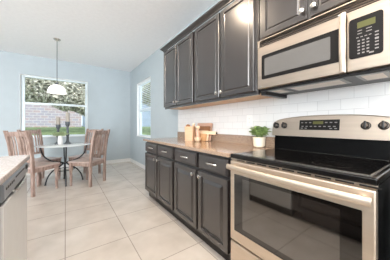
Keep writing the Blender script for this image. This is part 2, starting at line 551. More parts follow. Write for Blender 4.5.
# ------------------------------------------------------------------ kitchen run: base cabinets
XF = 1.04                    # cabinet face plane
DOOR = [(0, 0), (0, 0.016), (0.005, 0.020), (0.046, 0.020), (0.051, 0.007), (0.057, 0.006), (0.086, 0.019)]
UPDOOR = [(0, 0), (0, 0.016), (0.004, 0.020), (0.044, 0.020), (0.049, 0.009), (0.055, 0.008), (0.064, 0.014)]
DRAW = [(0, 0), (0, 0.008), (0.018, 0.020)]
def knob(parent, x, y, z):
    b = BM()
    lathe(b, [(0.006, 0), (0.005, -0.012), (0.010, -0.016), (0.018, -0.021), (0.018, -0.027), (0.011, -0.032), (0.003, -0.0335)], (x, y, z), 16, 'X')
    return obj('knob', b, 'nickel', parent, True)
def bow_pull(parent, x, y, z, L=0.122):
    b = BM()
    pts = []
    for k in range(13):
        s = k / 12
        pts.append((x - 0.028 * math.sin(PI * s) ** 0.6 if 0 < s < 1 else x, y - L / 2 + L * s, z + 0.006 * math.sin(PI * s)))
    tube(b, pts, [0.0075] + [0.0062] * 11 + [0.0075], 8, flat=(1.4, 1))
    for s in (-1, 1):
        lathe(b, [(0.009, 0), (0.008, -0.005), (0.005, -0.008)], (x, y + s * L / 2, z), 12, 'X')
    return obj('handle', b, 'nickel', parent, True)

def base_cabinet(label, y0, y1, fronts, knobs_at):
    t = thing('base_cabinet', label, 'cabinet', (XF, (y0 + y1) / 2, 0), 0, 'base cabinets along the right wall')
    inv = Matrix.Translation(-Vector(t.location))
    def fin(nm, b, m, par=t, sm=False):
        bmesh.ops.transform(b, matrix=inv, verts=b.verts)
        return obj(nm, b, m, par, sm)
    b = BM(); box(b, XF + 0.018, XW - 0.002, y0 + 0.001, y1 - 0.001, 0.10, 0.881); fin('carcass', b, 'cabinet')
    b = BM(); box(b, XF + 0.055, XW - 0.03, y0 + 0.001, y1 - 0.001, 0, 0.10); fin('toe_kick', b, 'matt_cabinet')
    for (a0, a1), ky in zip(fronts, knobs_at):
        b = BM(); panel(b, a0, a1, 0.722, 0.862, XF + 0.0175, [(0, 0)] + [(i, o + 0.0175) for i, o in DRAW]); d = fin('drawer', b, 'cabinet')
        h = bow_pull(d, XF - 0.020, (a0 + a1) / 2, 0.794); h.data.transform(inv)
        b = BM(); panel(b, a0, a1, 0.125, 0.700, XF + 0.0175, [(0, 0)] + [(i, o + 0.0175) for i, o in DOOR]); d = fin('door', b, 'cabinet')
        h = knob(d, XF - 0.020, ky, 0.655); h.data.transform(inv)
    return t
base_cabinet('dark espresso base cabinet next to the stove, below the potted herb', 0.985, 1.875, [(1.005, 1.392), (1.420, 1.856)], [1.350, 1.462])
base_cabinet('dark espresso base cabinet at the far end of the counter, nearest the dining area', 1.875, 2.815, [(1.898, 2.325), (2.352, 2.797)], [2.288, 2.390])
base_cabinet('sliver of dark base cabinet right of the stove', -0.50, 0.126, [(-0.46, 0.110)], [0.07])

# countertops
def countertop(label, x0, x1, y0, y1, strip, m='granite'):
    t = thing('countertop', label, 'countertop', (x0, y0, 0.882))
    b = BM(); box(b, 0, x1 - x0, 0, y1 - y0, 0, 0.032, 0.006); obj('slab', b, m, t)
    if strip:
        b = BM(); box(b, x1 - x0 - 0.02, x1 - x0, 0.001, y1 - y0 - 0.001, 0.032, 0.132, 0.002); obj('backsplash_strip', b, m, t)
    return t
countertop('beige granite countertop left of the stove, holding boards and potted herb', 1.005, XW - 0.001, 0.981, 2.85, True)
countertop('beige granite countertop end just right of the stove', 1.020, XW - 0.001, -0.52, 0.128, True)

# subway tile on the wall above the granite strip
b = BM(); box(b, XW - 0.008, XW - 0.0005, -0.52, 2.85, 1.0145, 1.46); struct('trim_1', b, 'subway')

# ------------------------------------------------------------------ upper cabinets
XU = 1.335
def upper_cabinet(label, y0, y1, z0, z1, fronts, knobs_at, zk, under=True):
    t = thing('upper_cabinet', label, 'cabinet', (XU, (y0 + y1) / 2, z0), 0, 'upper cabinets along the right wall')
    inv = Matrix.Translation(-Vector(t.location))
    def fin(nm, b, m):
        bmesh.ops.transform(b, matrix=inv, verts=b.verts)
        return obj(nm, b, m, t)
    b = BM()
    box(b, XU + 0.012, XU + 0.03, y0 + 0.001, y1 - 0.001, z0, z1)
    box(b, XU + 0.03, XW - 0.002, y0 + 0.001, y1 - 0.001, z0 + 0.016, z1)
    fin('carcass', b, 'cabinet')
    if under:
        b = BM(); box(b, XU + 0.031, XW - 0.004, y0 + 0.003, y1 - 0.003, z0 + 0.008, z0 + 0.0158); fin('underside_panel', b, 'birch')
    for (a0, a1), ky in zip(fronts, knobs_at):
        b = BM(); panel(b, a0, a1, z0 + 0.030, z1 - 0.015, XU + 0.0115, [(0, 0)] + [(i, o + 0.0115) for i, o in UPDOOR]); d = fin('door', b, 'cabinet')
        h = knob(d, XU - 0.020, ky, zk); h.data.transform(inv)
    return t
upper_cabinet('dark upper cabinet at the far left end, above the cutting boards', 1.888, 2.76, 1.392, 2.335, [(1.908, 2.318), (2.340, 2.745)], [2.29, 2.368], 1.47)
upper_cabinet('dark upper cabinet in the middle, just left of the microwave', 0.955, 1.884, 1.392, 2.335, [(0.985, 1.398), (1.420, 1.862)], [1.372, 1.446], 1.47)
upper_cabinet('short dark upper cabinet directly above the microwave', 0.16, 0.945, 1.812, 2.335, [(0.185, 0.540), (0.562, 0.915)], [0.515, 0.587], 1.90, False)
b = BM()
prof = [(0.0, 2.336), (0.012, 2.336), (0.014, 2.350), (0.022, 2.356), (0.040, 2.372), (0.050, 2.378), (0.052, 2.392), (0.0, 2.392)]
rows = [[b.verts.new(p) for p in ((XW - 0.002, 2.755 + o, z), (XU - 0.005 - o, 2.755 + o, z), (XU - 0.005 - o, 0.14, z))] for o, z in prof]
for k in range(len(rows)):
    A, Bv = rows[k], rows[(k + 1) % len(rows)]
    for i in range(2):
        b.faces.new((A[i], A[i + 1], Bv[i + 1], Bv[i]))
b.faces.new([r[0] for r in rows]); b.faces.new([r[2] for r in reversed(rows)])
tag(obj('crown_moulding', b, 'cabinet'), 'dark crown moulding along the tops of the upper cabinets', 'moulding')

# ------------------------------------------------------------------ microwave
t = thing('microwave', 'stainless over-the-range microwave mounted above the stove', 'microwave', (1.27, 0.54, 1.385))
MI = Matrix.Translation(-Vector(t.location))
def mp(nm, b, m, par=None, sm=False):
    bmesh.ops.transform(b, matrix=MI, verts=b.verts)
    return obj(nm, b, m, par or t, sm)
MY0, MY1 = 0.163, 0.912
b = BM(); box(b, 1.303, XW - 0.010, MY0 + 0.002, MY1 - 0.002, 1.404, 1.806, 0.003); mp('body', b, 'black_plastic')
# door (steel face) and its parts
b = BM(); box(b, 1.27, 1.302, 0.340, MY1, 1.420, 1.742, 0.005); door = mp('door', b, 'steel')
def rrect(y0, y1, z0, z1, r, n=5):
    pts = []
    for cy, cz, a0 in ((y1 - r, z1 - r, 0), (y0 + r, z1 - r, 90), (y0 + r, z0 + r, 180), (y1 - r, z0 + r, 270)):
        for k in range(n + 1):
            a = math.radians(a0 + 90 * k / n)
            pts.append((cy + r * math.cos(a), cz + r * math.sin(a)))
    return pts
b = BM(); prism(b, rrect(0.362, 0.872, 1.489, 1.678, 0.012), 'X', 1.2665, 1.2715); wf = mp('window', b, 'grey_plastic', door)
b = BM(); prism(b, rrect(0.412, 0.846, 1.515, 1.650, 0.006), 'X', 1.2652, 1.2664); mp('mesh_screen', b, 'mw_screen', door)
b = BM()
pts = [(1.236 + 0.012 * abs(2 * k / 12 - 1) ** 2, 0.348, 1.424 + 0.322 * k / 12) for k in range(13)]
tube(b, pts, 0.015, 14, flat=(0.55, 1.0))
box(b, 1.242, 1.272, 0.338, 0.358, 1.430, 1.452, 0.003); box(b, 1.242, 1.272, 0.338, 0.358, 1.716, 1.738, 0.003)
mp('handle', b, 'handle_steel', door, True)
b = BM(); lathe(b, [(0.006, 1.2705), (0.006, 1.2685), (0.004, 1.2680)], (0, 0.880, 1.437), 16, 'X'); mp('round_badge', b, 'nickel', door, True)
# control side
b = BM(); box(b, 1.27, 1.302, MY0, 0.337, 1.420, 1.742, 0.005); cf = mp('control_fascia', b, 'steel')
b = BM(); prism(b, rrect(0.193, 0.326, 1.486, 1.700, 0.014), 'X', 1.2665, 1.2715); cp = mp('control_panel', b, 'grey_plastic')
b = BM(); box(b, 1.2655, 1.2668, 0.221, 0.291, 1.642, 1.674, 0.0004); mp('display', b, 'lcd', cp)
keys = []
for r_ in range(5):
    for c_ in range(3):
        keys.append((0.285 - c_ * 0.018, 1.575 - r_ * 0.0165, 0.010, 0.007))
for z in (1.628, 1.613):
    keys.append((0.281, z, 0.018, 0.004)); keys.append((0.245, z + 0.001, 0.022, 0.004))
for k in range(4):
    keys.append((0.290 - k * 0.0165, 1.5935, 0.010, 0.004))
for k in range(6):
    keys.append((0.216, 1.598 - k * 0.0165, 0.014, 0.006 if k != 2 else 0.010))
keys.append((0.236, 1.5010, 0.018, 0.007))
for y, z, w, h in keys:
    b = BM(); box(b, 1.2658, 1.2668, y - w / 2, y + w / 2, z - h / 2, z + h / 2); mp('button', b, 'key', cp)
# top grille
b = BM()
box(b, 1.272, 1.302, MY0, MY1, 1.742, 1.748)
box(b, 1.270, 1.302, MY1 - 0.018, MY1, 1.7485, 1.806, 0.002); box(b, 1.270, 1.302, MY0, MY1 - 0.0185, 1.798, 1.806, 0.001)
mp('grille_frame', b, 'steel')
b = BM(); box(b, 1.290, 1.302, MY0, MY1 - 0.02, 1.749, 1.797); gv = mp('vent_grille', b, 'black_plastic')
for k in range(3):
    b = BM()
    m = Matrix.Translation((1.281, 0, 1.760 + k * 0.0145)) @ Matrix.Rotation(0.3, 4, 'Y')
    box(b, -0.003, 0.003, MY0, MY1 - 0.021, -0.0015, 0.0015, mtx=m); mp('louvre', b, 'louvre', gv)
for y in (0.345, 0.372):
    b = BM(); lathe(b, [(0.005, 1.270), (0.005, 1.2665), (0.003, 1.2655)], (0, y, 1.752), 10, 'X'); mp('screw', b, 'nickel', gv, True)
# underside
b = BM(); box(b, 1.312, XW - 0.011, 0.868, MY1 - 0.003, 1.374, 1.4038, 0.002); mp('side_skirt', b, 'black_plastic')
for y0, y1 in ((0.37, 0.70), (0.185, 0.31), (0.735, 0.85)):
    b = BM(); box(b, 1.320, 1.500, y0, y1, 1.3985, 1.4038, 0.001); p = mp('underside_vent', b, 'panel_grey')
    b = BM(); box(b, 1.335, 1.47, y0 + 0.02, y1 - 0.02, 1.3965, 1.3984, 0.0005); mp('lens', b, 'lens', p)

# ------------------------------------------------------------------ range
t = thing('electric_range', 'freestanding stainless electric stove with black glass top between the counters', 'stove', (1.02, 0.57, 0))
MI = Matrix.Translation(-Vector(t.location))
RY0, RY1 = 0.170, 0.968
b = BM()
box(b, 1.045, 1.640, RY0 + 0.002, RY1 - 0.002, 0.06, 0.882, 0.003)
mp('body', b, 'black_enamel')
for x in (1.10, 1.58):
    for y in (0.22, 0.92):
        b = BM(); lathe(b, [(0.02, 0), (0.02, 0.01), (0.012, 0.02), (0.012, 0.06)], (x, y, 0), 10); mp('levelling_foot', b, 'black_plastic')
# cooktop
b = BM(); box(b, 1.012, 1.640, RY0, RY1, 0.883, 0.915, 0.007); ct = mp('cooktop', b, 'black_enamel')
b = BM(); box(b, 1.045, 1.560, RY0 + 0.03, RY1 - 0.03, 0.9153, 0.9172, 0.0006); mp('glass_surface', b, 'cooktop', ct)
b = BM()
for a in ((1.039, 1.0445, RY0 + 0.024, RY1 - 0.024), (1.5605, 1.566, RY0 + 0.024, RY1 - 0.024), (1.045, 1.560, RY0 + 0.024, RY0 + 0.0295), (1.045, 1.560, RY1 - 0.0295, RY1 - 0.024)):
    box(b, *a, 0.9152, 0.9176)
mp('trim_line', b, 'nickel', ct)
def ring(b, cx, cy, r0, r1, z, n=48):
    A = [b.verts.new((cx + r0 * math.cos(2 * PI * k / n), cy + r0 * math.sin(2 * PI * k / n), z)) for k in range(n)]
    B_ = [b.verts.new((cx + r1 * math.cos(2 * PI * k / n), cy + r1 * math.sin(2 * PI * k / n), z)) for k in range(n)]
    for k in range(n):
        b.faces.new((A[k], A[(k + 1) % n], B_[(k + 1) % n], B_[k]))
for cx, cy, r in ((1.18, 0.75, 0.105), (1.43, 0.76, 0.078), (1.18, 0.38, 0.088), (1.43, 0.38, 0.105)):
    b = BM(); ring(b, cx, cy, r - 0.003, r, 0.9175); ring(b, cx, cy, r * 0.6 - 0.002, r * 0.6, 0.9175); mp('burner_ring', b, 'ring', ct)
# back guard: glossy black riser + curved steel console
b = BM(); prism(b, [(1.590, 0.9155), (1.640, 0.9155), (1.640, 1.035), (1.598, 1.035)], 'Y', RY0 + 0.012, RY1 - 0.012); mp('riser', b, 'black_glass')
yc, hw = (RY0 + RY1) / 2, (RY1 - RY0) / 2 + 0.004
def topz(y):
    s = abs(y - yc) / hw
    return 1.208 - 0.036 * s ** 2.4
b = BM()
N = 28
sec = []
for k in range(N + 1):
    y = yc - hw + 2 * hw * k / N
    z = topz(y) - (0.016 if k in (0, N) else 0.005 if k in (1, N - 1) else 0)
    x0 = lambda zz: 1.575 + (zz - 1.036) * 0.16
    sec.append([b.verts.new(p) for p in ((x0(1.036), y, 1.036), (x0(z - 0.008), y, z - 0.008), (x0(z) + 0.010, y, z), (1.640, y, z), (1.640, y, 1.036))])
for A, Bv in zip(sec, sec[1:]):
    for i in range(5):
        b.faces.new((A[i], A[(i + 1) % 5], Bv[(i + 1) % 5], Bv[i]))
b.faces.new(sec[0]); b.faces.new(list(reversed(sec[-1])))
con = mp('console', b, 'steel', t, True)
TILT = Matrix.Rotation(math.atan(0.16), 4, 'Y')
def on_console(y, z):
    return Matrix.Translation((1.575 + (z - 1.036) * 0.16, y, z)) @ TILT
b = BM()
mm = on_console(0.598, 1.131)
box(b, -0.003, 0.002, -0.137, 0.137, -0.040, 0.040, 0.002, mm); dp = mp('display_panel', b, 'grey_plastic', con)
b = BM(); box(b, -0.0042, -0.0032, -0.035, 0.035, 0.006, 0.028, 0, mm); mp('display', b, 'lcd', dp)
for yy, zz in [(0.115, 0.018), (0.085, 0.018), (0.055, 0.018), (-0.055, 0.018), (-0.085, 0.018), (-0.115, 0.018)] + [(0.110 - 0.031 * k, -0.012) for k in range(8)] + [(0.115, -0.027), (0.085, -0.027), (-0.085, -0.027), (-0.115, -0.027)]:
    b = BM(); box(b, -0.0040, -0.0032, yy - 0.008, yy + 0.008, zz - 0.0035, zz + 0.0035, 0, mm); mp('button', b, 'key', dp)
for y in (0.936, 0.862, 0.322, 0.240):
    mm = on_console(y, 1.126)
    b = BM()
    lathe(b, [(0.026, 0.001), (0.026, -0.004), (0.023, -0.006), (0.021, -0.022), (0.017, -0.026), (0.004, -0.027)], (0, 0, 0), 20, 'X', mtx=mm)
    box(b, -0.034, -0.020, -0.006, 0.006, -0.022, 0.026, 0.003, mm)
    k_ = mp('control_knob', b, 'black_plastic', con, True)
    b = BM(); lathe(b, [(0.016, -0.0262), (0.013, -0.029), (0.002, -0.0295)], (0, 0, 0), 16, 'X', mtx=mm); mp('knob_cap', b, 'louvre', k_, True)
# front: vent strip, door, drawer
b = BM(); box(b, 1.022, 1.044, RY0 + 0.002, RY1 - 0.002, 0.868, 0.8825, 0.002); vs_ = mp('vent_strip', b, 'steel')
for k in range(9):
    y = RY1 - 0.06 - k * 0.085
    b = BM(); box(b, 1.0208, 1.0222, y - 0.068, y, 0.8705, 0.8785); mp('slot', b, 'black_plastic', vs_)
b = BM(); box(b, 1.010, 1.044, RY0 + 0.003, RY1 - 0.003, 0.282, 0.865, 0.008); od = mp('oven_door', b, 'range_steel')
b = BM(); prism(b, rrect(0.216, 0.922, 0.362, 0.772, 0.004, 2), 'X', 1.0075, 1.0105); mp('window_glass', b, 'oven_glass', od)
b = BM(); prism(b, rrect(0.292, 0.846, 0.400, 0.752, 0.006, 3), 'X', 1.0066, 1.0074); mp('inner_window', b, 'oven_inner', od)
b = BM()
pts = []
for k in range(21):
    s = k / 20
    pts.append((0.972 - 0.016 * math.sin(PI * s), RY0 + 0.010 + (RY1 - RY0 - 0.020) * s, 0.826))
tube(b, pts, [0.019] + [0.020] * 19 + [0.019], 14, flat=(1.0, 0.62))
for y in (RY0 + 0.045, RY1 - 0.045):
    box(b, 0.965, 1.012, y - 0.014, y + 0.014, 0.812, 0.838, 0.004)
mp('handle', b, 'handle_steel', od, True)
b = BM(); box(b, 1.012, 1.044, RY0 + 0.003, RY1 - 0.003, 0.075, 0.268, 0.008); mp('storage_drawer', b, 'range_steel')

# ------------------------------------------------------------------ island with dishwasher
t = thing('island_cabinet', 'dark kitchen island base under the granite counter at left', 'cabinet', (-0.75, 0.4, 0))
b = BM()
box(b, -0.45, 0.505, -1.6, 0.73, 0.10, 0.881); box(b, -0.45, -0.06, 0.73, 1.345, 0.10, 0.881); box(b, -0.45, 0.505, 1.345, 1.365, 0.0, 0.881)
box(b, -0.40, 0.44, -1.55, 0.65, 0, 0.10)
obj('carcass', b, 'cabinet', t)
for y0, y1 in ((-1.58, -0.85), (-0.83, -0.10), (-0.08, 0.70)):
    b = BM(); panel(b, y0, y1, 0.125, 0.862, 0.505, DOOR, 1); obj('door', b, 'cabinet', t)
countertop('granite island countertop, lightened with painted glare, at the left edge, above the dishwasher', -1.28, -0.212, -1.25, 1.795, False, 'island_granite')
t = thing('dishwasher', 'light grey built-in dishwasher under the island counter at left', 'dishwasher', (-0.23, 1.37, 0))
MI = Matrix.Translation(-Vector(t.location))
D0, D1 = 1.135, 1.740
b = BM(); box(b, -0.80, -0.272, D0 + 0.007, D1 - 0.007, 0.02, 0.875); mp('tub', b, 'grey_plastic')
b = BM(); box(b, -0.27, -0.222, D0, D1, 0.10, 0.772, 0.006); dd = mp('door', b, 'dw_white')
b = BM(); prism(b, [(-0.270, 0.790), (-0.226, 0.790), (-0.218, 0.800), (-0.219, 0.860), (-0.228, 0.872), (-0.270, 0.872)], 'Y', D0, D1); cb_ = mp('control_panel', b, 'dw_panel')
b = BM(); box(b, -0.268, -0.232, D0 + 0.004, D1 - 0.004, 0.7725, 0.7895); mp('handle_recess', b, 'black_plastic', cb_)
b = BM()
tube(b, [(-0.216, 1.30 + 0.34 * k / 16, 0.776 + 0.016 * abs(2 * k / 16 - 1) ** 3) for k in range(17)], 0.009, 8); mp('handle', b, 'nickel', cb_, True)
b = BM(); box(b, -0.2200, -0.2145, 1.655, 1.730, 0.832, 0.862, 0.002); mp('vent', b, 'black_plastic', cb_)
b = BM(); box(b, -0.2195, -0.2165, 1.36, 1.60, 0.846, 0.854, 0.001); mp('indicator_strip', b, 'black_plastic', cb_)
for k in range(5):
    b = BM(); box(b, -0.2195, -0.2165, 1.16 + k * 0.036, 1.178 + k * 0.036, 0.836, 0.846, 0.001); mp('button', b, 'slot', cb_)
b = BM(); box(b, -0.272, -0.262, D0 + 0.002, D1 - 0.002, 0.0, 0.098); mp('toe_panel', b, 'black_plastic')

# ------------------------------------------------------------------ dining set
TX, TY = -0.01, 4.43
t = thing('dining_table', 'round glass-topped dining table with black wrought iron base by the window', 'table', (TX, TY, 0))
b = BM(); lathe(b, [(0.45, 0.738), (0.455, 0.741), (0.455, 0.747), (0.45, 0.750)], (0, 0, 0), 56); obj('tabletop', b, 'table_glass', t, True)
def bez(p, n=18):
    out = []
    P_ = [Vector(x) for x in p]
    for k in range(n + 1):
        s = k / n
        q = P_[:]
        while len(q) > 1:
            q = [q[i] * (1 - s) + q[i + 1] * s for i in range(len(q) - 1)]
        out.append(q[0])
    return out
for k in range(4):
    a = -PI / 2 + k * PI / 2 + 0.05
    c, s = math.cos(a), math.sin(a)
    R = lambda pts: [(r * c, r * s, z) for r, z in pts]
    b = BM()
    path = bez(R([(0.37, 0.730), (0.36, 0.42), (0.10, 0.42), (0.035, 0.40)])) + bez(R([(0.035, 0.40), (0.02, 0.30), (0.26, 0.33), (0.30, 0.008)]))[1:]
    tube(b, path, 0.012, 8)
    lathe(b, [(0.018, 0), (0.018, 0.006), (0.012, 0.012)], (0.30 * c, 0.30 * s, 0), 10)
    lathe(b, [(0.02, 0.728), (0.02, 0.7375)], (0.37 * c, 0.37 * s, 0), 10)
    obj('leg', b, 'iron', t, True)
b = BM(); tube(b, [(0.05 * math.cos(2 * PI * k / 24), 0.05 * math.sin(2 * PI * k / 24), 0.385) for k in range(25)], 0.010, 8); obj('collar_ring', b, 'iron', t, True)
b = BM(); tube(b, [(0.16 * math.cos(2 * PI * k / 32), 0.16 * math.sin(2 * PI * k / 32), 0.26) for k in range(33)], 0.007, 8); obj('brace_ring', b, 'iron', t, True)

def make_chair(label, loc, rz):
    """faces local +x; seat centre at the origin."""
    t = thing('dining_chair', label, 'chair', loc, rz, 'wooden chairs around the glass table')
    for s in (-1, 1):
        y = s * 0.195
        b = BM()
        pts = [(-0.20, y, 0), (-0.205, y, 0.44), (-0.215, y, 0.60), (-0.25, y, 0.85), (-0.30, y, 1.045)]
        vs = []
        for i, (x, yy, z) in enumerate(pts):
            w = 0.019
            vs.append([b.verts.new((x + dx * w * 1.15, yy + dy * w, z)) for dx, dy in ((-1, -1), (1, -1), (1, 1), (-1, 1))])
        for A, Bv in zip(vs, vs[1:]):
            for k in range(4):
                b.faces.new((A[k], A[(k + 1) % 4], Bv[(k + 1) % 4], Bv[k]))
        b.faces.new(list(reversed(vs[0]))); b.faces.new(vs[-1])
        obj('rear_leg', b, 'chair_wood', t)
        b = BM()
        yf = s * 0.20
        lathe(b, [(0.017, 0), (0.021, 0.02), (0.016, 0.05), (0.022, 0.09), (0.024, 0.20), (0.017, 0.24), (0.024, 0.27), (0.024, 0.29)], (0.20, yf, 0), 12)
        box(b, 0.177, 0.223, yf - 0.023, yf + 0.023, 0.29, 0.432, 0.002)
        obj('front_leg', b, 'chair_wood', t, True)
    b = BM()
    prism(b, [(-0.185, -0.19), (0.235, -0.235), (0.245, -0.15), (0.248, 0), (0.245, 0.15), (0.235, 0.235), (-0.185, 0.19)], 'Z', 0.434, 0.458)
    obj('seat', b, 'seat_wood', t)
    b = BM()
    box(b, 0.19, 0.212, -0.176, 0.176, 0.37, 0.433)
    for s in (-1, 1):
        box(b, -0.180, 0.176, s * 0.195 - 0.010, s * 0.195 + 0.010, 0.37, 0.433)
    box(b, -0.212, -0.192, -0.175, 0.175, 0.37, 0.433)
    obj('apron', b, 'chair_wood', t)
    # top and bottom rails, slats
    def xb(z):
        return -0.215 - (z - 0.60) * (0.035 / 0.25) if z < 0.85 else -0.25 - (z - 0.85) * (0.05 / 0.195)
    b = BM()
    pr = []
    for k in range(9):
        y = -0.175 + 0.35 * k / 8
        arch = 0.012 * (1 - (2 * k / 8 - 1) ** 2)
        pr.append([b.verts.new(p) for p in ((xb(0.955) - 0.012, y, 0.955), (xb(0.955) + 0.012, y, 0.955), (xb(1.02) + 0.012, y, 1.018 + arch), (xb(1.02) - 0.012, y, 1.018 + arch))])
    for A, Bv in zip(pr, pr[1:]):
        for k in range(4):
            b.faces.new((A[k], A[(k + 1) % 4], Bv[(k + 1) % 4], Bv[k]))
    b.faces.new(pr[0]); b.faces.new(list(reversed(pr[-1])))
    obj('top_rail', b, 'chair_wood', t)
    b = BM(); box(b, xb(0.56) - 0.012, xb(0.56) + 0.012, -0.175, 0.175, 0.535, 0.58, 0.002); obj('lower_rail', b, 'chair_wood', t)
    for y, w in ((-0.132, 0.024), (-0.080, 0.024), (0.0, 0.062), (0.080, 0.024), (0.132, 0.024)):
        b = BM()
        zs = (0.58, 0.72, 0.85, 0.955)
        rr = [[b.verts.new((xb(z) + dx * 0.007, y + dy * w / 2, z)) for dx, dy in ((-1, -1), (1, -1), (1, 1), (-1, 1))] for z in zs]
        for A, Bv in zip(rr, rr[1:]):
            for k in range(4):
                b.faces.new((A[k], A[(k + 1) % 4], Bv[(k + 1) % 4], Bv[k]))
        b.faces.new(list(reversed(rr[0]))); b.faces.new(rr[-1])
        obj('slat', b, 'chair_wood', t)
    return t
q = PI / 4
ch = make_chair('brown slat-back chair at left of the table, back towards the island counter', (-0.415, 4.10, 0), q)
dup(ch, (0.365, 4.10, 0), 3 * q, 'brown slat-back chair nearest the right wall, in front of the other right chair')
dup(ch, (0.37, 4.78, 0), -3 * q, 'brown slat-back chair behind the right front chair, closest to the window corner')
dup(ch, (-0.39, 4.76, 0), -q, 'brown slat-back chair at far left, half hidden behind the left front chair')

# table decor
def candlestick(label, x, y, z, base_h, ch_, r):
    t = thing('candle_holder', label, 'candle holder', (x, y, z), 0, 'candle holders on the dining table')
    b = BM()
    h = base_h
    lathe(b, [(0.062, 0), (0.062, 0.008), (0.036, 0.022), (0.026, 0.05), (0.020, h * 0.30), (0.034, h * 0.38), (0.020, h * 0.46), (0.018, h * 0.60), (0.024, h * 0.68), (0.020, h * 0.76), (0.040, h * 0.84), (0.044, h)], (0, 0, 0), 20)
    obj('stem', b, 'pewter', t, True)
    b = BM(); lathe(b, [(r, h + 0.0005), (r, h + ch_ - 0.006), (r - 0.006, h + ch_), (0.004, h + ch_ - 0.004)], (0, 0, 0), 20); c = obj('candle', b, 'candle', t, True)
    b = BM(); tube(b, [(0, 0, h + ch_ - 0.006), (0.001, 0, h + ch_ + 0.012)], 0.0015, 5); obj('wick', b, 'slot', c)
candlestick('shorter dark candle holder with taupe candle, left on the glass table', -0.125, 4.70, 0.7505, 0.395, 0.15, 0.036)
candlestick('taller dark candle holder with taupe candle, right on the glass table', 0.035, 4.72, 0.7505, 0.455, 0.19, 0.036)

def leaf(b, c, d, nrm, L, w):
    side = d.cross(nrm).normalized()
    v = [c, c + d * L * 0.35 + side * w * 0.5 + nrm * L * 0.05, c + d * L * 0.75 + side * w * 0.35, c + d * L - nrm * L * 0.12, c + d * L * 0.75 - side * w * 0.35, c + d * L * 0.35 - side * w * 0.5 + nrm * L * 0.05]
    b.faces.new([b.verts.new(p) for p in v])
def plant(name, label, loc, pot_prof, potmat, spread, height, nst, per, L, w, lm, zsoil, rsoil):
    t = thing(name, label, 'plant', loc)
    b = BM(); lathe(b, pot_prof, (0, 0, 0), 28); obj('pot', b, potmat, t, True)
    b = BM(); lathe(b, [(rsoil, zsoil - 0.01), (rsoil, zsoil), (rsoil * 0.5, zsoil + 0.004), (0.003, zsoil + 0.005)], (0, 0, 0), 20); obj('soil', b, 'soil', t)
    b = BM(); st = BM()
    for _ in range(nst):
        a = random.uniform(0, 2 * PI)
        k = math.sqrt(random.random())
        e = Vector((math.cos(a) * spread * k, math.sin(a) * spread * k, zsoil + height * (1 - 0.55 * k ** 2) * random.uniform(0.75, 1)))
        s0 = Vector((math.cos(a) * rsoil * 0.6 * k, math.sin(a) * rsoil * 0.6 * k, zsoil))
        mid = (s0 + e) / 2 + Vector((0, 0, height * 0.12))
        pts = bez([s0, mid, e], 6)
        tube(st, pts, 0.0015, 5)
        for j in range(per):
            p = pts[2 + j % 5]
            a2 = random.uniform(0, 2 * PI)
            d = Vector((math.cos(a2), math.sin(a2), random.uniform(-0.2, 0.7))).normalized()
            nrm = d.orthogonal().normalized()
            if nrm.z < 0:
                nrm = -nrm
            nrm = (nrm + Vector((0, 0, 1))).normalized()
            nrm = (nrm - d * nrm.dot(d)).normalized()
            leaf(b, Vector(p), d, nrm, L * random.uniform(0.7, 1.2), w * random.uniform(0.8, 1.2))
    obj('stems', st, lm, t); obj('leaves', b, lm, t)
    return t
plant('potted_plant', 'small pale green plant in a white vase between the candle holders', (-0.085, 4.47, 0.7505),
      [(0.030, 0), (0.040, 0.012), (0.046, 0.06), (0.040, 0.12), (0.034, 0.165), (0.037, 0.175), (0.034, 0.175), (0.030, 0.160)], 'pot_white', 0.105, 0.075, 60, 10, 0.05, 0.03, 'leaf_pale', 0.160, 0.031)
plant('potted_herb', 'leafy green herb in a cream pot on the counter beside the stove', (1.535, 1.085, 0.9145),
      [(0.030, 0), (0.034, 0.003), (0.050, 0.010), (0.056, 0.03), (0.060, 0.085), (0.062, 0.098), (0.058, 0.100), (0.054, 0.090)], 'pot_cream', 0.085, 0.130, 26, 9, 0.056, 0.030, 'leaf', 0.088, 0.0545)

# pendant
t = thing('pendant_lamp', 'white alabaster bowl pendant on a thin rod above the dining table', 'lamp', (-0.135, 4.43, ZC))
b = BM(); lathe(b, [(0.060, -0.0005), (0.060, -0.010), (0.045, -0.022), (0.012, -0.030), (0.010, -0.05)], (0, 0, 0), 24); cn = obj('canopy', b, 'nickel', t, True)
b = BM(); tube(b, [(0, 0, -0.045), (0, 0, -0.86)], 0.006, 8); obj('rod', b, 'pewter', t, True)
b = BM(); lathe(b, [(0.010, -0.84), (0.026, -0.855), (0.030, -0.885), (0.022, -0.890)], (0, 0, 0), 16); obj('shade_cap', b, 'pewter', t, True)
b = BM()
pr = [(0.028 + 0.122 * math.sin(PI / 2 * k / 10), -0.886 - 0.150 * (1 - math.cos(PI / 2 * k / 10))) for k in range(11)]
pr += [(0.164, -1.046), (0.160, -1.050)] + [(0.022 + 0.122 * math.sin(PI / 2 * k / 10), -0.892 - 0.150 * (1 - math.cos(PI / 2 * k / 10))) for k in range(10, -1, -1)]
lathe(b, pr, (0, 0, 0), 40, cap=False); obj('shade', b, 'shade', t, True)
b = BM(); lathe(b, [(0.012, -0.892), (0.014, -0.93), (0.030, -0.965), (0.030, -0.99), (0.016, -1.012), (0.004, -1.018)], (0, 0, 0), 16); obj('bulb', b, 'shade', t, True)

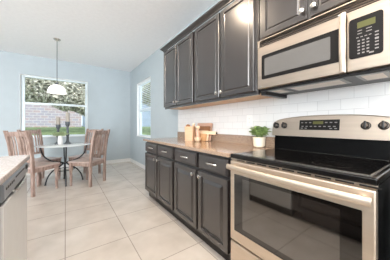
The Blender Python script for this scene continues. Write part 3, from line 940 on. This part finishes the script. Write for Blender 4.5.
# ------------------------------------------------------------------ counter items
ZT = 0.9145
t = thing('utensil_crock', 'tan wooden crock of cooking utensils left of the cutting boards', 'utensil holder', (1.43, 2.13, ZT), 0.6)
b = BM()
prism(b, [(p[0] - 0, p[1]) for p in rrect(-0.062, 0.062, -0.062, 0.062, 0.02, 4)], 'Z', 0, 0.008)
o_ = rrect(-0.062, 0.062, -0.062, 0.062, 0.02, 4); i_ = rrect(-0.054, 0.054, -0.054, 0.054, 0.016, 4)
L0 = [b.verts.new((x, y, 0.008)) for x, y in o_]; L1 = [b.verts.new((x * 1.06, y * 1.06, 0.198)) for x, y in o_]
L2 = [b.verts.new((x * 1.06, y * 1.06, 0.198)) for x, y in i_]; L3 = [b.verts.new((x, y, 0.009)) for x, y in i_]
for A, Bv in ((L0, L1), (L1, L2), (L2, L3)):
    for k in range(len(A)):
        b.faces.new((A[k], A[(k + 1) % len(A)], Bv[(k + 1) % len(A)], Bv[k]))
obj('body', b, 'wood_tan', t)
def spoon(label, base, tip, m, hr, wide):
    base, tip = Vector(base), Vector(tip)
    d = tip - base
    o = BM()
    tube(o, [base, base + d * 0.5, base + d * 0.8], 0.006, 8)
    mid = base + d * 0.88
    tube(o, [base + d * 0.78, base + d * 0.83, mid, base + d * 0.96, tip], [0.006, hr * 0.7, hr, hr * 0.8, hr * 0.25], 12, flat=(1, wide))
    ob = obj('wooden_spoon', o, m, None, True)
    tag(ob, label, 'utensil', 'utensils in the wooden crock')
spoon('round-headed brown wooden spoon in the tan crock', (1.42, 2.125, ZT + 0.012), (1.405, 2.155, ZT + 0.228), 'wood_brown', 0.034, 0.9)
spoon('pale wooden spoon leaning right in the tan crock', (1.44, 2.13, ZT + 0.012), (1.455, 2.075, ZT + 0.242), 'wood_pale', 0.022, 0.7)

def board(name, label, m, y0, y1, z1, xfoot, lean, th=0.018, r=0.015, handle=None):
    """flat board standing on its long edge, top leaning to the wall."""
    pts = rrect(y0, y1, 0, z1, r, 4)
    b = BM()
    prism(b, pts, 'X', 0, th)
    bmesh.ops.rotate(b, verts=b.verts, cent=(0, 0, 0), matrix=Matrix.Rotation(lean, 3, 'Y'))
    t = tag(obj(name, b, m), label, 'cutting board', 'cutting boards leaning on the wall')
    t.location = (xfoot, 0, ZT + 0.001 + th * math.sin(lean))
    if handle:
        hy0, hz0, hz1 = handle
        b = BM()
        prism(b, rrect(hy0, y0 + 0.004, hz0, hz1, 0.012, 4), 'X', 0.001, th - 0.001)
        bmesh.ops.rotate(b, verts=b.verts, cent=(0, 0, 0), matrix=Matrix.Rotation(lean, 3, 'Y'))
        obj('handle', b, 'wood_pale', t)
        b = BM()
        box(b, 0.0, th, hy0 - 0.014, hy0 + 0.001, hz0 + 0.010, hz1 - 0.010, 0.003)
        bmesh.ops.rotate(b, verts=b.verts, cent=(0, 0, 0), matrix=Matrix.Rotation(lean, 3, 'Y'))
        obj('handle_tip', b, 'black_plastic', t)
    return t
board('cutting_board', 'tall rosy wooden cutting board at the very back against the tiles', 'wood_pink', 1.885, 2.215, 0.245, 1.584, 0.15, 0.015)
board('cutting_board', 'brown wooden cutting board second from the wall, shorter than the rosy one', 'wood_brown', 1.895, 2.175, 0.200, 1.562, 0.15, 0.015)
board('cutting_board', 'pale paddle board with dark-tipped handle pointing at the stove', 'wood_pale', 1.885, 2.16, 0.140, 1.540, 0.15, 0.015, handle=(1.735, 0.092, 0.134))
board('cutting_board', 'low honey-coloured cutting board in front of the pale paddle board', 'wood_honey', 1.90, 2.10, 0.098, 1.518, 0.15, 0.015)
# rolling pin lying on the boards
t = thing('rolling_pin', 'pale wooden rolling pin standing upright between crock and boards', 'rolling pin', (1.478, 2.015, ZT), 0)
b = BM(); lathe(b, [(0.024, 0.0), (0.027, 0.004), (0.027, 0.135), (0.022, 0.141)], (0, 0, 0), 18); obj('barrel', b, 'wood_pink', t, True)
b = BM(); lathe(b, [(0.010, 0.141), (0.012, 0.152), (0.026, 0.166), (0.032, 0.184), (0.024, 0.202), (0.004, 0.208)], (0, 0, 0), 16); obj('handle', b, 'wood_pale', t, True)
b = BM(); lathe(b, [(0.020, 0), (0.036, 0.012), (0.044, 0.034), (0.046, 0.052), (0.041, 0.052), (0.036, 0.034), (0.018, 0.010)], (0, 0, 0), 24)
o = obj('small_bowl', b, 'wood_pale', None, True); o.location = (1.425, 1.945, ZT)
tag(o, 'small pale wooden bowl in front of the cutting boards', 'bowl')

# outlet
t = thing('wall_outlet', 'white wall outlet on the subway tile above the potted herb', 'outlet', (XW - 0.0085, 1.285, 1.18))
b = BM(); box(b, -0.005, 0, -0.037, 0.037, -0.060, 0.060, 0.002); obj('cover_plate', b, 'plate', t)
for z in (-0.020, 0.020):
    b = BM(); lathe(b, [(0.016, -0.0048), (0.016, -0.0065), (0.014, -0.007)], (0, 0, z), 18, 'X'); s_ = obj('socket', b, 'plate', t, True)
    b = BM()
    for y in (-0.006, 0.006):
        box(b, -0.0074, -0.0068, y - 0.001, y + 0.001, z - 0.002, z + 0.006)
    obj('slots', b, 'slot', s_)

# ------------------------------------------------------------------ recessed ceiling lights (out of frame)
def downlight(label, x, y, watts, first=[None]):
    t = thing('ceiling_light', label, 'light', (x, y, ZC), 0, 'recessed ceiling lights')
    b = BM(); lathe(b, [(0.062, -0.001), (0.090, -0.001), (0.088, -0.008), (0.066, -0.012), (0.062, -0.004)], (0, 0, 0), 28, cap=False); obj('trim_ring', b, 'trim', t, True)
    l = light('lamp', 'AREA', (0, 0, -0.014), watts, (1, 0.80, 0.60), size=0.12)
    l.data.shape = 'DISK'
    l.parent = t
downlight('recessed ceiling light over the aisle in front of the stove', 0.35, 0.55, 10)
downlight('recessed ceiling light over the aisle before the far base cabinet', 0.45, 1.75, 9)

# frames added around the three fill lights, unseen behind the camera
for label, x, y, w, d in (('added frame of the unseen fill light over the kitchen aisle', -0.35, -0.6, 1.9, 1.6), ('added frame of the unseen fill light over the living side', -2.9, -1.3, 2.0, 1.7)):
    t = thing('added_fill_frame', label, 'light', (x, y, ZC), 0, 'frames of the added fill lights')
    b = BM()
    hw_, hd_ = w / 2, d / 2
    for a in ((-hw_ - 0.03, -hw_, -hd_ - 0.03, hd_ + 0.03), (hw_, hw_ + 0.03, -hd_ - 0.03, hd_ + 0.03), (-hw_, hw_, -hd_ - 0.03, -hd_), (-hw_, hw_, hd_, hd_ + 0.03)):
        box(b, *a, -0.07, -0.001)
    obj('frame', b, 'trim', t)
b = BM()
for a in ((-4.22, -4.15, 0.0, 2.37), (-2.65, -2.58, 0.0, 2.37), (-4.15, -2.65, 2.30, 2.37), (-4.15, -2.65, 0.0, 0.10)):
    box(b, a[0], a[1], YF + 0.001, YF + 0.045, a[2], a[3], 0.003)
struct('added_patio_frame', b, 'vinyl')  # door-like frame added around the front fill light
